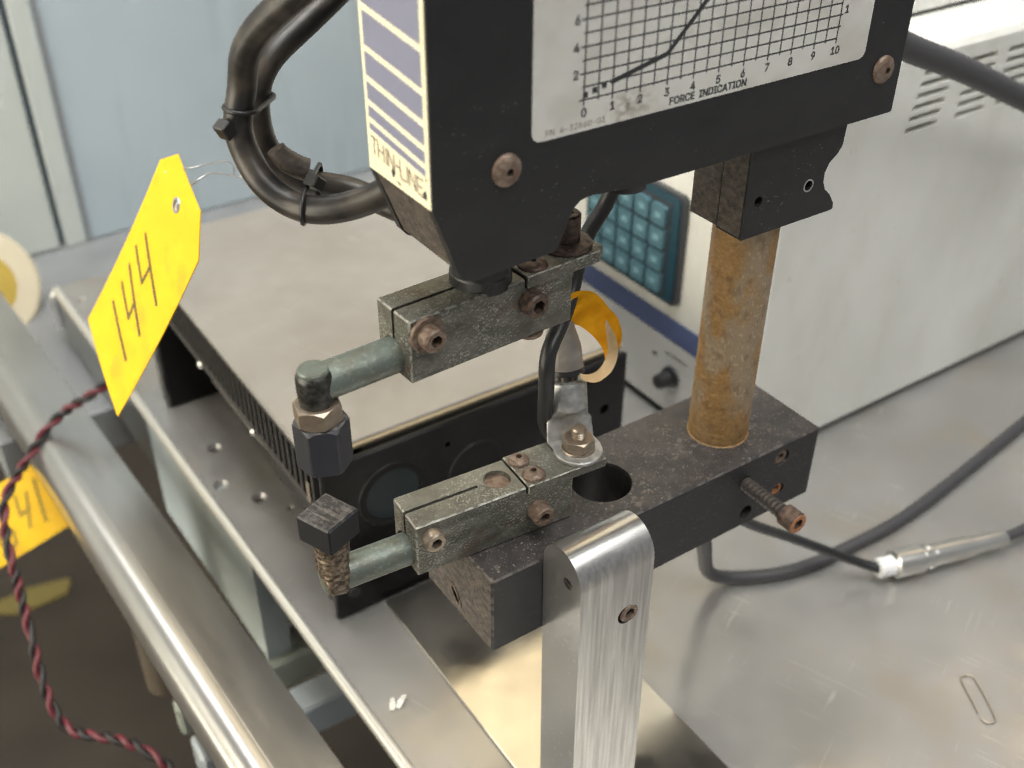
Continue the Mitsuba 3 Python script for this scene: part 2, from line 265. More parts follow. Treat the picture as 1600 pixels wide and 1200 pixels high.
# screws: built along +z from the seat at 0, then placed; returns nothing, adds two pieces (head, dark socket floor)
def cap_screw(parent, o, d, r=4.2, h=5, hr=2.1, m='rusty_screw', washer=0, name='screw', spin=10):
    prof = [(r - .2, 0), (r, .3), (r, h - .7), (r - .7, h)]
    b = lathe(prof) - hexa(hr, h, spin).translate([0, 0, h * .45])
    if washer: b = b + lathe([(washer - .2, -.1), (washer, .2), (washer, 1.3), (washer - .3, 1.6)])
    k = put(f'{parent}__{name}', place(b, o, d), m, 30)
    put(f'{k}__socket', place(hexa(hr - .05, .4, spin).translate([0, 0, h * .45 - .2]), o, d), 'socket_dark', False)
    return k
def button_screw(parent, o, d, r=5, h=2.6, hr=1.5, m='rusty_screw', name='screw', spin=10):
    prof = [(r, 0), (r, .35)] + [(r * math.cos(a) * .999 + .0, .35 + (h - .35) * math.sin(a)) for a in np.linspace(.2, 1.25, 7)]
    prof += [(hr + .3, h)]
    b = lathe(prof, 44) - hexa(hr, h, spin).translate([0, 0, h * .35])
    k = put(f'{parent}__{name}', place(b, o, d), m, 40)
    put(f'{k}__socket', place(hexa(hr - .05, .4, spin).translate([0, 0, h * .35 - .15]), o, d), 'socket_dark', False)
    return k
def set_screw(parent, o, d, r=3.4, m='orange_rust', name='screw', hr=1.9, sink=3.6):
    """A socket screw sunk in its hole; o is on the surface, d points out."""
    d = np.array(d, float); b = lathe([(r, 0), (r, 2.2), (r - .5, 2.7)]) - hexa(hr, 3, 20).translate([0, 0, .9])
    k = put(f'{parent}__{name}', place(b, np.array(o) - d * sink, d), m, 30)
    put(f'{k}__socket', place(hexa(hr - .05, .3, 20).translate([0, 0, .8]), np.array(o) - d * sink, d), 'socket_dark', False)

# ------------------------------------------------------------------ the setting: floor, wall, far bench
put('floor', cb(-2500, 3500, -1500, 2600, -930, -900, .1), 'floor_dark', False, kind='structure')
put('wall', cb(8, 3200, 735, 760, -187, 330, 1), 'wall_paint', False, kind='structure')
BW = thing('door_panel', 'pale grey door panel at the far left beside the dark gap', 'door panel')
put(BW + '__panel', cb(-1500, 2.5, 731, 760, -187, 330, 2), 'wall_paint_light', False)
put(BW + '__edge_strip', cb(2.7, 7.6, 742, 758, -187, 330, .5), 'door_gap', False)
CH = thing('wall_channel', 'pale vertical channel on the wall right of the dark gap', 'wall channel')
put(CH + '__web', cb(8, 26, 731, 734.7, -187.5, 330, 1), 'wall_paint_light', False)
put(CH + '__flange', cb(28, 32, 733, 734.7, -187.5, 330, .5), 'bench_grey', False)
put('far_bench', cb(-115, 1200, 462, 800, -226, -188, 2), 'bench_grey', False, label='grey bench standing against the wall behind the cart', category='bench')
RT = thing('tape_roll', 'cream roll with a yellow end cut off by the left edge', 'roll')
put(RT + '__roll', place(lathe([(44, 0), (48, 4), (48, 22), (44, 26)]), (-86, 650, -164), (.25, -.85, .45)), 'masking_cream', 30)
put(RT + '__core', place(lathe([(27, 24), (27, 26.4), (24, 27)]), (-86, 650, -164), (.25, -.85, .45)), 'masking_yellow', 30)
for q in ([(-160, 1110), (-120, 1085), (-60, 1088), (-52, 1105), (-100, 1115)], [(-340, 1050), (-210, 1075), (-190, 1100), (-330, 1090)], [(10, 1180), (40, 1165), (52, 1215), (20, 1220)]):
    put('floor_mark', cs(Polygon(q).buffer(8)).extrude(3).translate([0, 0, -900 + .5]), 'floor_yellow', False,
        label=['yellow paint smear on the dark floor under the rail', 'yellow paint smear on the floor at the left edge', 'small yellow paint smear on the floor close to the rail'][used.get('floor_mark', 0)], category='paint mark')

# ------------------------------------------------------------------ the steel cart: worktop with holes, rail, leg, cross bars
CT = thing('steel_cart', 'steel cart with drilled worktop and rounded handrail at left', 'cart')
sk = lambda y: -20.5 - .0285 * (y - 40)              # the worktop's left edge
top = Polygon([(sk(-700), -700), (1500, -700), (1500, 568), (sk(568), 568)])
tp = cs(top).extrude(12).translate([0, 0, WT - 12])
holes = [(-24.5, 538, 4.2), (-21, 513, 4.2), (3, 556, 3.6), (-7, 309, 4.6), (-17, 273, 4.8), (-2.6, 249.5, 4.8), (9.1, 231, 2.2)]
for x, y, r in holes:
    tp = tp - lathe([(r * .62, -20), (r * .62, -r * .5), (r, .3)]).translate([x, y, WT])
put(CT + '__worktop', tp, 'worktop_steel', False, label='drilled bare steel worktop')
put(CT + '__edge_trim', tube([(sk(-700) + .6, -700, WT - 2.4), (sk(568) + .6, 568, WT - 2.4)], 3.2, 2, 20, smooth=False), 'table_edge', 40, label='bright rounded edge of the worktop')
for x, y, r in holes[:6]:
    put(CT + '__screw', place(lathe([(r * .6, 0), (r * .6, 1), (r * .42, 1.6)]), (x, y, WT - r * .5 - 2.4)), 'blackened_steel', 30)
# handrail: a swept profile along y
prof = [(-2, -5), (-2.6, -4.0), (-6, -3.2), (-14, -1.0), (-22, 1.0), (-29, 2.9), (-30, 3.1)]
for a in np.linspace(72, 178, 12): prof.append((-34.0 + 12.0 * math.cos(math.radians(a)), -8.6 + 12.0 * math.sin(math.radians(a))))
prof += [(-46.1, -9.5), (-46.3, -16), (-45.6, -24), (-43, -28), (-40, -28), (-39, -26), (-38.8, -12), (-30, -1.5), (-24, -1.2), (-16, -2.6), (-6, -4.8), (-3, -6)]
ry = lambda y: -40.5 - .052 * (y - 50)
ys = [-700, -300, 0, 300, 660, 900]; nP = len(prof)
V = np.array([(x + ry(y), y, z + WT) for y in ys for x, z in prof]); F = []
for i in range(len(ys) - 1):
    for k in range(nP):
        a, b, c, d = i * nP + k, i * nP + (k + 1) % nP, (i + 1) * nP + (k + 1) % nP, (i + 1) * nP + k; F += [(a, b, c), (a, c, d)]
put(CT + '__handrail', trimesh.Trimesh(V, F, process=False), 'rail_steel', 40, label='rounded polished handrail')
put(CT + '__leg', cyl((-72, 286, -290), (0, 0, 1), 13, 130), 'leg_brown', 30)
put(CT + '__cross_bar', cb(-84, 300, 166, 187, -256, -230, 2), 'bar_white', 30, label='white cross bar under the worktop')
put(CT + '__cross_bar', cb(-84, 300, 203, 214, -250, -226, 2), 'bar_green', 30)
put(CT + '__pipe', cyl((-60, 229, -238), (1, 0, 0), 8, 360), 'rail_steel', 30)
def slant(y0, y1, x0, x1, z0, z1): return M.hull_points(np.array([(sk(y) + x, y, z) for y in (y0, y1) for x in (x0, x1) for z in (z0, z1)], float))
put(CT + '__edge_bar', slant(372, 567, -1.5, 14, WT - 48, WT - 3.2), 'skirt_steel', False, label='deep steel bar under the edge of the worktop')
put(CT + '__edge_bar', slant(206, 370, -1.2, 14, WT - 84, WT - 3.2), 'skirt_blue', False, label='pale bluish bar under the edge of the worktop')
put(CT + '__edge_bar__end_cap', tube([(sk(568) + 2, 567, WT - 4), (sk(568) - 1.5, 567, WT - 6), (sk(568) - 3, 567, WT - 18), (sk(568) - 3, 567, WT - 34)], 3.4, 24, 16), 'bright_end', 40, label='bright rounded end of the edge bar')

# ------------------------------------------------------------------ the bench welder
W = thing('bench_welder', 'black bench spot welder with rusty column and two oxidised electrode arms', 'spot welder')
put(W + '__base_plate', cb(19, 99, -260, 134, WT + .05, WT + 2, .3), 'plate_mirror', False, label='mirror bright base plate')
# support post with rounded top
pp = Polygon([(-23.5, -136), (-23.5, 1)] + [(-11.9 + 11.6 * math.cos(a), 1.5 + 12.2 * math.sin(a)) for a in np.linspace(math.pi, 0, 24)] + [(-.3, 1), (-.3, -136)])
post = cs(pp).extrude(34).transform(np.array([[0, 0, 1, 22.3], [1, 0, 0, 0], [0, 1, 0, 0.]]))
post = post - place(lathe([(4.5, 0), (4.5, 12)]), (45, -12.5, -22), (0, -1, 0)) - place(lathe([(2.6, 0), (2.6, 12), (3, 14)]), (32, -15.5, 0), (-1, 0, 0))
post = post.translate([0, 0, 136]).transform(np.array([[1, 0, -.012, 0], [0, 1, 0, 0], [0, 0, 1, 0.]])).translate([1.8, 0, -136])
PO = W + '__post'
put(PO, post, 'brushed_aluminium', 25, label='bright aluminium post with rounded top')
set_screw(PO, (46.8, -23.5, -22.2), (0, -1, 0), 4.3, 'rusty_screw', hr=2.4, sink=2.6)
for i in range(5):
    put(PO + '__thread', place(lathe([(2.75, 0), (2.75, .35)]) - lathe([(2.1, -.1), (2.3, .5)]), (24.2 + i * .9, -15.5, 0), (-1, 0, 0)), 'blackened_steel', 30)
# lower arm bar
bar = cb(0, 169.5, 0, 48.5, -37, 0, .7)
bar = bar - cyl((67.8, 23.4, -60), (0, 0, 1), 12.6, 80, .1, 64)
for x, z, r in ((147.8, -7.3, 4.1), (148.8, -25.7, 3.6), (130.4, -29.7, 3.4)):
    bar = bar - place(lathe([(r, 0), (r, 20)]), (x, 15, z), (0, -1, 0))
bar = bar - place(lathe([(3.4, 0), (3.4, 20)]), (127.3, 15, -12), (0, -1, 0))
bar = bar - place(lathe([(1.9, 0), (1.9, 20)]), (8, 37, -9), (-1, 0, 0))
for dz in (-2, 0, 2): bar = bar - place(lathe([(1.6, 0), (1.6, 20)]), (8, 26 + dz * -.9, -28 + dz), (-1, 0, 0))
BA = W + '__lower_arm'
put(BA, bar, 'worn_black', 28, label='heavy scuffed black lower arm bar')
put(BA + '__end_face', slab(Polygon([(-47.6, -36), (-.8, -36), (-.8, -.9), (-47.6, -.9)]).difference(Point(-37, -9).buffer(2.1)).difference(LineString([(-24.2, -30), (-27.8, -26)]).buffer(1.7)), .25, YZ(.05)), 'worn_end', False, label='worn brown end of the lower arm')
put(BA + '__pin', place(lathe([(2.4, 0), (2.6, .6), (1.6, 1)]) - lathe([(1.1, -.1), (1.1, 2)]), (.2, 37, -9), (-1, 0, 0)), 'bronze', 30)
put(BA + '__slot_rim', slab(LineString([(-24.0, -30.5), (-28, -25.5)]).buffer(2.2).difference(LineString([(-24.4, -29.6), (-27.8, -26)]).buffer(1.2)), .5, YZ(-.1)), 'rusty_lump', False)
set_screw(BA, (147.8, 0, -7.3), (0, -1, 0), 4.0, 'rusty_screw'); set_screw(BA, (148.8, 0, -25.7), (0, -1, 0), 3.5, 'orange_rust')
# long clamp bolt
bp = [(3.0, 0)]
for i in range(11): bp += [(3.3, i * 2.25 + .2), (2.3, i * 2.25 + .8), (2.3, i * 2.25 + 1.6), (3.3, i * 2.25 + 2.1)]
LB = put(BA + '__long_bolt', place(lathe(bp + [(3.0, 25)]), (127.3, 2, -12.3), (0, -1, 0)), 'blackened_steel', False, label='long threaded bolt sticking out of the arm')
put(LB + '__head', place(lathe([(4.2, 0), (4.7, .5), (4.7, 7), (4.1, 7.8)]) - hexa(2.5, 6, 15).translate([0, 0, 4.5]), (127.3, -22.5, -12.3), (0, -1, 0)), 'dark_rusty_screw', 30, label='rusted socket bolt head')
put(LB + '__head__rim', place(lathe([(4.4, 0), (4.15, .3)]) - hexa(2.6, 6, 15).translate([0, 0, -1]), (127.3, -30.25, -12.3), (0, -1, 0)), 'orange_rust', 30)
put(BA + '__cross_hole', place(lathe([(3.3, 0), (3.3, .5)]), (130.4, 12, -29.7), (0, -1, 0)), 'socket_dark', False)
put(BA + '__bore', (lathe([(12.62, -36.6), (12.62, -1.2)], 64) - lathe([(12.3, -40), (12.3, 2)], 64)).translate([67.8, 23.4, 0]), 'fin_black', 40, label='smooth black bore through the lower arm')
# column
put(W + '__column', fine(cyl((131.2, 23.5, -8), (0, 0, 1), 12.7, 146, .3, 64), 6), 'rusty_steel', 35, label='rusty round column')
put(W + '__column_collar', lathe([(13.3, 0), (13.1, .3), (12.75, .45)], 64).translate([131.2, 23.5, -.1]), 'rusty_steel', 35)

# gun blocks
def gun_block(key, c, z0, yaw, upper):
    def L(m): return m.rotate([0, 0, yaw]).translate([c[0], c[1], z0])
    def Lp(p): a = math.radians(yaw); return (c[0] + p[0] * math.cos(a) - p[1] * math.sin(a), c[1] + p[0] * math.sin(a) + p[1] * math.cos(a), z0 + p[2])
    out = (math.sin(math.radians(yaw)), -math.cos(math.radians(yaw)), 0)
    b = cb(-33, 33, -9.6, 9.6, 0, 23.2, .55)
    b = b - cb(12.2, 40, -12, 12, 19.6, 30, .05)
    b = b - cb(-40, -3 if not upper else 0, -.7, .7, 6, 30, .02)
    b = b - cyl((-40, 1.2, 6.3), (1, 0, 0), 6.1, 30, .1)
    if not upper: b = b - lathe([(5.2, 20.6), (5.2, 24)], 48).translate([5.2, 0, 0])
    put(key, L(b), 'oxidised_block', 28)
    if not upper: put(key + '__dowel', L(lathe([(5.15, 18), (5.15, 21.2), (4.8, 21.4)], 48).translate([5.2, 0, 0])), 'rusty_screw', 30, label='rust brown dowel sunk in the block')
    # terminal plate
    tp = cb(13.0, 47.5, -10.2 if not upper else -10.6, 9.9, 19.7, 23.9 if not upper else 24.4, .4)
    if upper: tp = tp - cb(44, 60, -20, -8, 10, 30, .1).rotate([0, 0, 0])
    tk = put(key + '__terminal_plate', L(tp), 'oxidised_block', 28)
    return L, Lp, out
LG = W + '__lower_block'
L, Lp, out = gun_block(LG, (13.0, 24.9), 0.05, -4.0, False)
cap_screw(LG, Lp((-27.0, -9.6, 17.0)), out, 4.1, 4.6, 2.2, 'bronze')
cap_screw(LG, Lp((17.0, -9.6, 11.2)), out, 4.3, 6.4, 2.3, 'rusty_screw')
button_screw(LG + '__terminal_plate', Lp((17.3, 4.6, 23.9)), (0, 0, 1), 4.1, 2.4, 1.3, 'rusty_screw')
button_screw(LG + '__terminal_plate', Lp((18.0, -5.3, 23.9)), (0, 0, 1), 4.4, 2.6, 1.3, 'rusty_screw')
UG = W + '__upper_block'
L, Lp, out = gun_block(UG, (13.4, 28.4), 85.0, 3.3, True)
cap_screw(UG, Lp((-27.0, -9.6, 17.2)), out, 4.2, 6.4, 2.2, 'rusty_screw', washer=6.2)
cap_screw(UG, Lp((14.2, -9.6, 14.6)), out, 4.5, 5.6, 2.5, 'dark_rusty_screw')
button_screw(UG, Lp((17.5, -5.6, 0)), (0, 0, -1), 5, 2.8, 1.6, 'rusty_screw')
button_screw(UG + '__terminal_plate', Lp((19, -5.0, 24.4)), (0, 0, 1), 5.2, 2.0, 1.4, 'dark_rusty_screw')
put(UG + '__terminal_plate__washer', L(lathe([(9.2, 24.45), (9.4, 25.0), (9.0, 26.4), (6, 26.9)])).translate([37 * math.cos(.058), 37 * math.sin(.058) - 0.5, 0]), 'dark_rusty_screw', 30)
cap_screw(UG + '__terminal_plate', Lp((37, -.5, 26.9)), (0, 0, 1), 5.0, 10, 2.5, 'dark_rusty_screw')

# electrode rods and tips
def rod(key, c, yaw, x_end, z, y):
    a = math.radians(yaw); d = np.array([-math.cos(a), -math.sin(a), 0]); o = np.array([-10, y + 9.5 * math.sin(a), z])
    Ln = -10 - x_end
    m = place(lathe([(6.2, 0), (6.2, Ln - 3), (5.8, Ln - 1.4), (4.6, Ln - .3), (3, Ln)]), o, d)
    return m
UR = put(W + '__upper_electrode_rod', fine(rod('u', 0, 3.3, -53.0, 91.2, 27.2), 3), 'verdigris', 40, label='green grey upper electrode rod')
px, py = -48.8, 24.6
put(UR + '__holder', lathe([(5.0, 84.5), (5.3, 85), (5.6, 88), (5.8, 91), (5.8, 95.2), (5.4, 96.2), (4.6, 97.0)]).translate([px, py, 0]), 'holder_black', 30)
put(UR + '__cap', lathe([(4.9, 96.4), (4.9, 97.6), (4.5, 98.2)]).translate([px, py, 0]), 'verdigris', 30)
nut = hexa(8.0, 6.8, 20).translate([0, 0, 78.6]) ^ lathe([(6.8, 78.6), (8.3, 79.6), (8.3, 84.2), (6.7, 85.4)], 48)
put(UR + '__nut', nut.translate([px, py, 0]), 'bronze', False, label='tarnished hexagon nut')
tip = hexa(9.3, 18, 38).translate([0, 0, 61.4])
tip = tip ^ lathe([(8.6, 61.4), (9.1, 62.2), (9.1, 77.4), (8.2, 78.5)], 48)
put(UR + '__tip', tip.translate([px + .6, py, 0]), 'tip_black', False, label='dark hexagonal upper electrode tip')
LR = put(W + '__lower_electrode_rod', fine(rod('l', 0, -4, -53.6, 6.9, 26.2), 3), 'verdigris', 40, label='green grey lower electrode rod')
lx, ly = -48.6, 27.6
ang = np.linspace(0, 2 * math.pi, 29)[:-1]
lump = M.hull_points(np.array([(lx + r * math.cos(a), ly + r * math.sin(a), z) for z, r in ((27, 5.8), (25, 6.4), (19, 6.2)) for a in ang] + [(lx + dx, 26.0 + r * math.cos(a), 8.0 + r * math.sin(a)) for dx, r in ((-4.4, 4.4), (-3.6, 5.4), (1.6, 6.35)) for a in ang]))
lump = tm(lump.refine_to_length(.7)); v = np.array(lump.vertices); nrm = lump.vertex_normals
wob = meshkit.fbm(np.c_[v[:, 0] * .22, v[:, 1] * .22, v[:, 2] * .75] + 5, 4) - .5
v += nrm * (1.5 * wob + .18 * np.sin(v[:, 2] * 1.9 + 5 * meshkit.noise(v * .25)))[:, None]
lump = trimesh.Trimesh(v, lump.faces, process=False)
put(LR + '__solder_lump', lump, 'rusty_lump', 50, label='lump of brown solder under the black tip')
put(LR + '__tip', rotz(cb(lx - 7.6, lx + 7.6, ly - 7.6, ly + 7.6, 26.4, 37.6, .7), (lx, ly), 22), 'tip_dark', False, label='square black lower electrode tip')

# lug and nut on the lower terminal plate, with its grey-sleeved lead (hangs from the lug: the welder's own lead)
LG2 = W + '__cable_lug'
cx, cy = 52.6, 20.3
pad = lathe([(9.2, 23.95), (9.5, 24.3), (9.5, 25.4), (9.1, 25.8)], 48).translate([cx, cy, 0])
ld = np.array([.10, .30, .95]); ld /= np.linalg.norm(ld); lx_ = np.array([.93, -.36, 0]); lx_ -= ld * (lx_ @ ld); lx_ /= np.linalg.norm(lx_); ln_ = np.cross(ld, lx_)
b0 = np.array([cx + 1.6, cy + 7.2, 25.0])
def ring(o, w, t, n=20): return np.array([o + lx_ * w * math.copysign(abs(math.cos(a)) ** .6, math.cos(a)) + ln_ * t * math.copysign(abs(math.sin(a)) ** .8, math.sin(a)) for a in np.linspace(0, 2 * math.pi, n)[:-1]])
neck = M.hull_points(np.vstack([np.array([(cx - 8.6, cy - 2, 24.1), (cx + 9.3, cy - 2, 24.1), (cx - 8.6, cy - 2, 25.7), (cx + 9.3, cy - 2, 25.7)]), ring(b0, 9.4, 1.1)]))
neck = neck + M.hull_points(np.vstack([ring(b0, 9.4, 1.1), ring(b0 + ld * 8, 9.0, 1.2)])) + M.hull_points(np.vstack([ring(b0 + ld * 8, 9.0, 1.2), ring(b0 + ld * 10, 7.8, 1.6)])) + M.hull_points(np.vstack([ring(b0 + ld * 10, 7.8, 1.6), ring(b0 + ld * 13, 7.6, 5.0)]))
bt = b0 + ld * 12.6
barrel = place(lathe([(6.6, 0), (7.6, 1.2), (7.7, 10), (7.3, 11.4), (6.2, 11.8)], 40), bt, ld)
st = bt + ld * 11.5
put(LG2, pad + neck + barrel, 'tin', 40, label='grey tinned cable lug bent upwards')
put(LG2 + '__washer', lathe([(6.4, 25.6), (6.6, 25.9), (6.3, 26.6)]).translate([cx + .3, cy + .4, 0]), 'bronze', 30)
hn = hexa(6.4, 4.6, 12) ^ lathe([(5.6, 0), (6.7, .9), (6.7, 3.8), (5.3, 4.6)], 40)
put(LG2 + '__nut', hn.translate([cx + .3, cy + .4, 26.5]), 'bronze', False, label='bronze hexagon nut clamping the lug')
tp2 = []
for i in range(5): tp2 += [(2.9, i * .9), (2.55, i * .9 + .3), (2.55, i * .9 + .5), (2.9, i * .9 + .8)]
put(LG2 + '__stud', lathe([(2.9, -1)] + tp2 + [(2.9, 4.8), (2.4, 5.6)]).translate([cx + .3, cy + .4, 30]), 'bronze', 20)
put(LG2 + '__wire_strands', cat(*[cyl(st + lx_ * 2.9 * math.cos(a) + ln_ * 2.9 * math.sin(a), ld, 1.7, 8) for a in np.linspace(0, 5.4, 6)]), 'blackened_steel', 30)
sv = tube([st + ld * 4, st + ld * 10 + [-.4, 0, 0], st + ld * 18 + [-.8, 0, 0], st + ld * 27 + [-.6, .5, 0], st + ld * 38 + [.5, 2, 0], st + ld * 56 + [3, 4, 0]], [7.0, 7.1, 6.9, 6.3, 5.2, 4.0, 3.2, 2.8, 2.8, 2.8, 2.8], 60, 28)
vv = np.array(sv.vertices); vv += sv.vertex_normals * (1.1 * (meshkit.fbm(vv * .28 + 3, 3) - .5))[:, None] * (np.clip((vv[:, 2] - 52) / 4, 0, 1))[:, None]
put(LG2 + '__sleeve', trimesh.Trimesh(vv, sv.faces, process=False), 'grey_sleeve', 50, label='grey heat shrunk sleeve above the lug')
put(LG2 + '__sleeve__rim', place(lathe([(6.6, 0), (7.3, .4), (7.3, 2.2), (6.6, 2.6)]) - lathe([(6.0, -1), (6.0, 3.2)]), st + ld * 2.8, ld), 'plastic_black', 30)

# head
H = W + '__head'
hp = [(-17.2, 345), (-17.2, 150.8), (-9.4, 129.2), (-7.4, 126.8), (-4.0, 125.4), (12, 126.1), (24.4, 126.6), (26.2, 128), (28.8, 133), (30.3, 136.8), (31.9, 139.6), (34.4, 141.5), (38.5, 142.1), (57.6, 140.2), (174.4, 140.2), (175, 140.8), (175, 345)]
plate = slab(Polygon(hp), 3.2, XZ(5.2)) - place(lathe([(1.5, 0), (1.5, 10)]), (7, 6, 157.9), (0, -1, 0))
put(H, plate, 'black_anodised', 28, label='black head with sloped nose carrying the upper arm')
inner = Polygon([(-16.6, 345), (-16.6, 152), (-8.6, 130.5), (-3.6, 127.6), (12, 128), (24, 128.4), (29.5, 139), (34, 143.2), (57, 142), (174, 142), (174, 345)])
put(H + '__body', slab(inner, 30, XZ(36)), 'black_anodised', 28)
put(H + '__back_plate', slab(Polygon(hp), 3.2, XZ(39.4)), 'black_anodised', 28)
# nose underside: the sloped strip between the plates, worn bare
put(H + '__nose_strip', M.hull_points(np.array([(x + o, y, z + o * .3) for x, z in ((-17.0, 150.6), (-8.8, 129.2)) for y in (5.5, 35.9) for o in (0, 1.2)], float)), 'worn_end', False)
# front label: cream with navy bars
FL = H + '__front_label'
put(FL, slab(sbox(-38.6, 153.0 - 1.6, -2.6, 300), .35, YZ(-17.25)), 'cream', False, label='cream front label with navy bars')
bands = [(200.5, 198.4 - .2)]
def band(zl0, zl1, dz): return Polygon([(-36.6, zl1), (-36.6, zl0), (-4.6, zl0 - dz), (-4.6, zl1 - dz)])
edges = [(220.3, 200.4), (198.4, 188.9), (187.0, 180.3), (178.3, 173.2), (171.3, 168.0), (166.2, 164.2)]
for a, b in edges:
    put(FL + '__bar', slab(band(a, b, 3.4), .12, YZ(-17.62)), 'navy', False)
# thin lettering in single strokes
GL = {'T': [[(0, 1), (.7, 1)], [(.35, 1), (.35, 0)]], 'H': [[(0, 0), (0, 1)], [(.65, 0), (.65, 1)], [(0, .5), (.65, .5)]], 'I': [[(.1, 0), (.1, 1)]], 'N': [[(0, 0), (0, 1), (.65, 0), (.65, 1)]],
      '-': [[(0, .5), (.35, .5)]], 'L': [[(0, 1), (0, 0), (.55, 0)]], 'E': [[(.6, 0), (0, 0), (0, 1), (.6, 1)], [(0, .5), (.5, .5)]]}
wd = {'T': .8, 'H': .85, 'I': .32, 'N': .88, '-': .45, 'L': .68, 'E': .75}
x = 0; ln = []
for ch in 'THIN-LINE':
    ln += [[(x + a, b) for a, b in l] for l in GL[ch]]; x += wd[ch]
fx, fz = 31.0 / x, 5.0
ln = [[(-36.4 + a * fx, 157.2 - a * .55 + b * fz) for a, b in l] for l in ln]
put(FL + '__lettering', slab(strokes(ln, .42), .1, YZ(-17.64)), 'faint_ink', False, label='thin lettering reading THIN-LINE')
sp = [Polygon([(-24.6, 155.6), (-23.4, 156.4), (-22.2, 155.6), (-22.8, 154.4), (-23.9, 153.4), (-24.3, 154.6)]), Point(-27, 156.6).buffer(.25), Polygon([(-22, 153.4), (-20, 152.6), (-18.8, 152.9), (-20.4, 153.3)]), Polygon([(-6.6, 155.2), (-5, 156.6), (-4.2, 155.4), (-4.6, 153.6), (-5.8, 153.8)]), Polygon([(-5.0, 160.2), (-4, 160.4), (-4.2, 159.2)])]
put(FL + '__chipped_spots', slab(unary_union(sp), .1, YZ(-17.62)), 'ink', False)
# chart label on the head's near side
CL = H + '__chart_label'
r = 3.0; lp = sbox(15.6 + r, 163.8 + r, 153.6 - r, 300).buffer(r, 12)
put(CL, slab(lp, .4, XZ(2.0)), 'label_grey', 30, label='grey force chart label on the black head')
YP = 1.58
gx0, gz0, dx, dz = 33.4, 173.2, 5.215, 3.83
gl = [[(gx0 + i * dx, gz0 - (1.7 if i % 2 == 0 else .9)), (gx0 + i * dx, gz0 + 20 * dz)] for i in range(21)]
gl += [[(gx0 - (1.8 if j % 2 == 0 else 1.0), gz0 + j * dz), (gx0 + 20 * dx + (1.2 if j % 3 else .2), gz0 + j * dz)] for j in range(20)]
put(CL + '__chart_grid', slab(unary_union([LineString(l).buffer(.27, cap_style=2) for l in gl]), .05, XZ(YP)), 'ink', False, label='printed grid of the force chart')
curve = strokes([[(43.6, 176.7), (63.8, 181.2), (78.5, 195.6), (95, 216), (110, 240)]], 1.5)
dots = unary_union([sbox(a - .85, b - .85, a + .85, b + .85) for a, b in ((33.9, 174.6), (37.2, 175.4), (40.6, 176.2))])
put(CL + '__chart_curve', slab(curve.union(dots), .06, XZ(YP - .06)), 'ink', False, label='heavy printed curve starting in dots')
def zxtext(s, x, z, h, bold, right=False, ctr=False):
    m = text(s, h, bold); w = m.bounds[1][0]
    t = on_plane(m.copy().apply_translation([x - (w if right else w / 2 if ctr else 0), z, 0]), XZ(YP))
    return cat(*[t.copy().apply_translation([a, -.004 * i, b]) for i, (a, b) in enumerate([(0, 0), (.16, .04), (.08, .14)])]) if bold else t
nums = [zxtext(str(i), gx0 + i * 2 * dx, 168.1 - .02 * i, 2.5, True, ctr=True) for i in range(11)]
nums += [zxtext(str(j), 31.0, gz0 + j * dz - 1.2, 2.5, True, right=True) for j in (2, 4, 6, 8)]
nums += [zxtext('1', 139.2, 181.0, 2.5, True), zxtext('2', 139.2, 181.0 + 11, 2.5, True)]
put(CL + '__chart_numbers', cat(*nums), 'ink', False, label='printed scale numbers of the chart')
put(CL + '__chart_title', zxtext('FORCE  INDICATION', 66.0, 164.9, 2.3, True), 'ink', False, label='printed words FORCE INDICATION')
put(CL + '__part_number', zxtext('PN  4-32660-01', 20.0, 164.9, 1.9, False), 'faint_ink', False, label='faint printed part number')
button_screw(H, (7, 2, 157.9), (0, -1, 0), 5.0, 2.4, 1.35, 'rusty_screw', spin=5)
button_screw(H, (165.3, 2, 157.6), (0, -1, 0), 5.0, 2.4, 1.35, 'rusty_screw', spin=5)
put(H + '__ram', lathe([(10.2, 106.6), (10.4, 107), (10.4, 111.5), (10.1, 112), (10.1, 128)], 56).translate([14.6, 28.4, 0]), 'black_anodised', 30)
put(H + '__knob', lathe([(5.5, 137.2), (7.4, 138), (7.4, 142)], 40).translate([57, 9.5, 0]), 'plastic_black', 30)
# bracket that clamps the head to the column
bk = Polygon([(110.5, 104.3), (156.6, 104.3), (157.6, 105.0), (157.2, 107), (154.4, 111.2), (151.2, 114), (149.6, 117.4), (149.5, 121), (151, 124.4), (154.6, 127.2), (156.6, 130), (157, 137), (157, 140), (110.5, 140)])
bf = slab(bk, 13, XZ(19)) - cyl((131.2, 23.5, 90), (0, 0, 1), 12.75, 60)
for x, z in ((116.7, 118), (141.7, 117.9)): bf = bf - place(lathe([(1.9, 0), (1.9, 12)]), (x, 14, z), (0, -1, 0))
BK = W + '__bracket'
put(BK, bf, 'black_anodised', 28, label='black clamp bracket with a scooped end on the column')
put(BK + '__rear_half', cb(110.8, 150, 19.2, 34, 104.5, 140, .5) - cyl((131.2, 23.5, 90), (0, 0, 1), 12.75, 60), 'worn_end', 28)
put(BK + '__worn_side', slab(Polygon([(-18.4, 105.2), (-7.0, 105.2), (-7.0, 139.5), (-18.4, 139.5)]), .2, YZ(110.45)), 'worn_end', False)
put(BK + '__hole_rim', slab(Point(141.7, 117.9).buffer(2.5).difference(Point(141.7, 117.9).buffer(1.95)), .15, XZ(6.0)), 'tin', False)
for x, z in ((116.7, 118), (141.7, 117.9)): put(BK + '__set_screw', place(lathe([(1.85, 0), (1.85, 3)]), (x, 14, z), (0, -1, 0)), 'socket_dark', False)

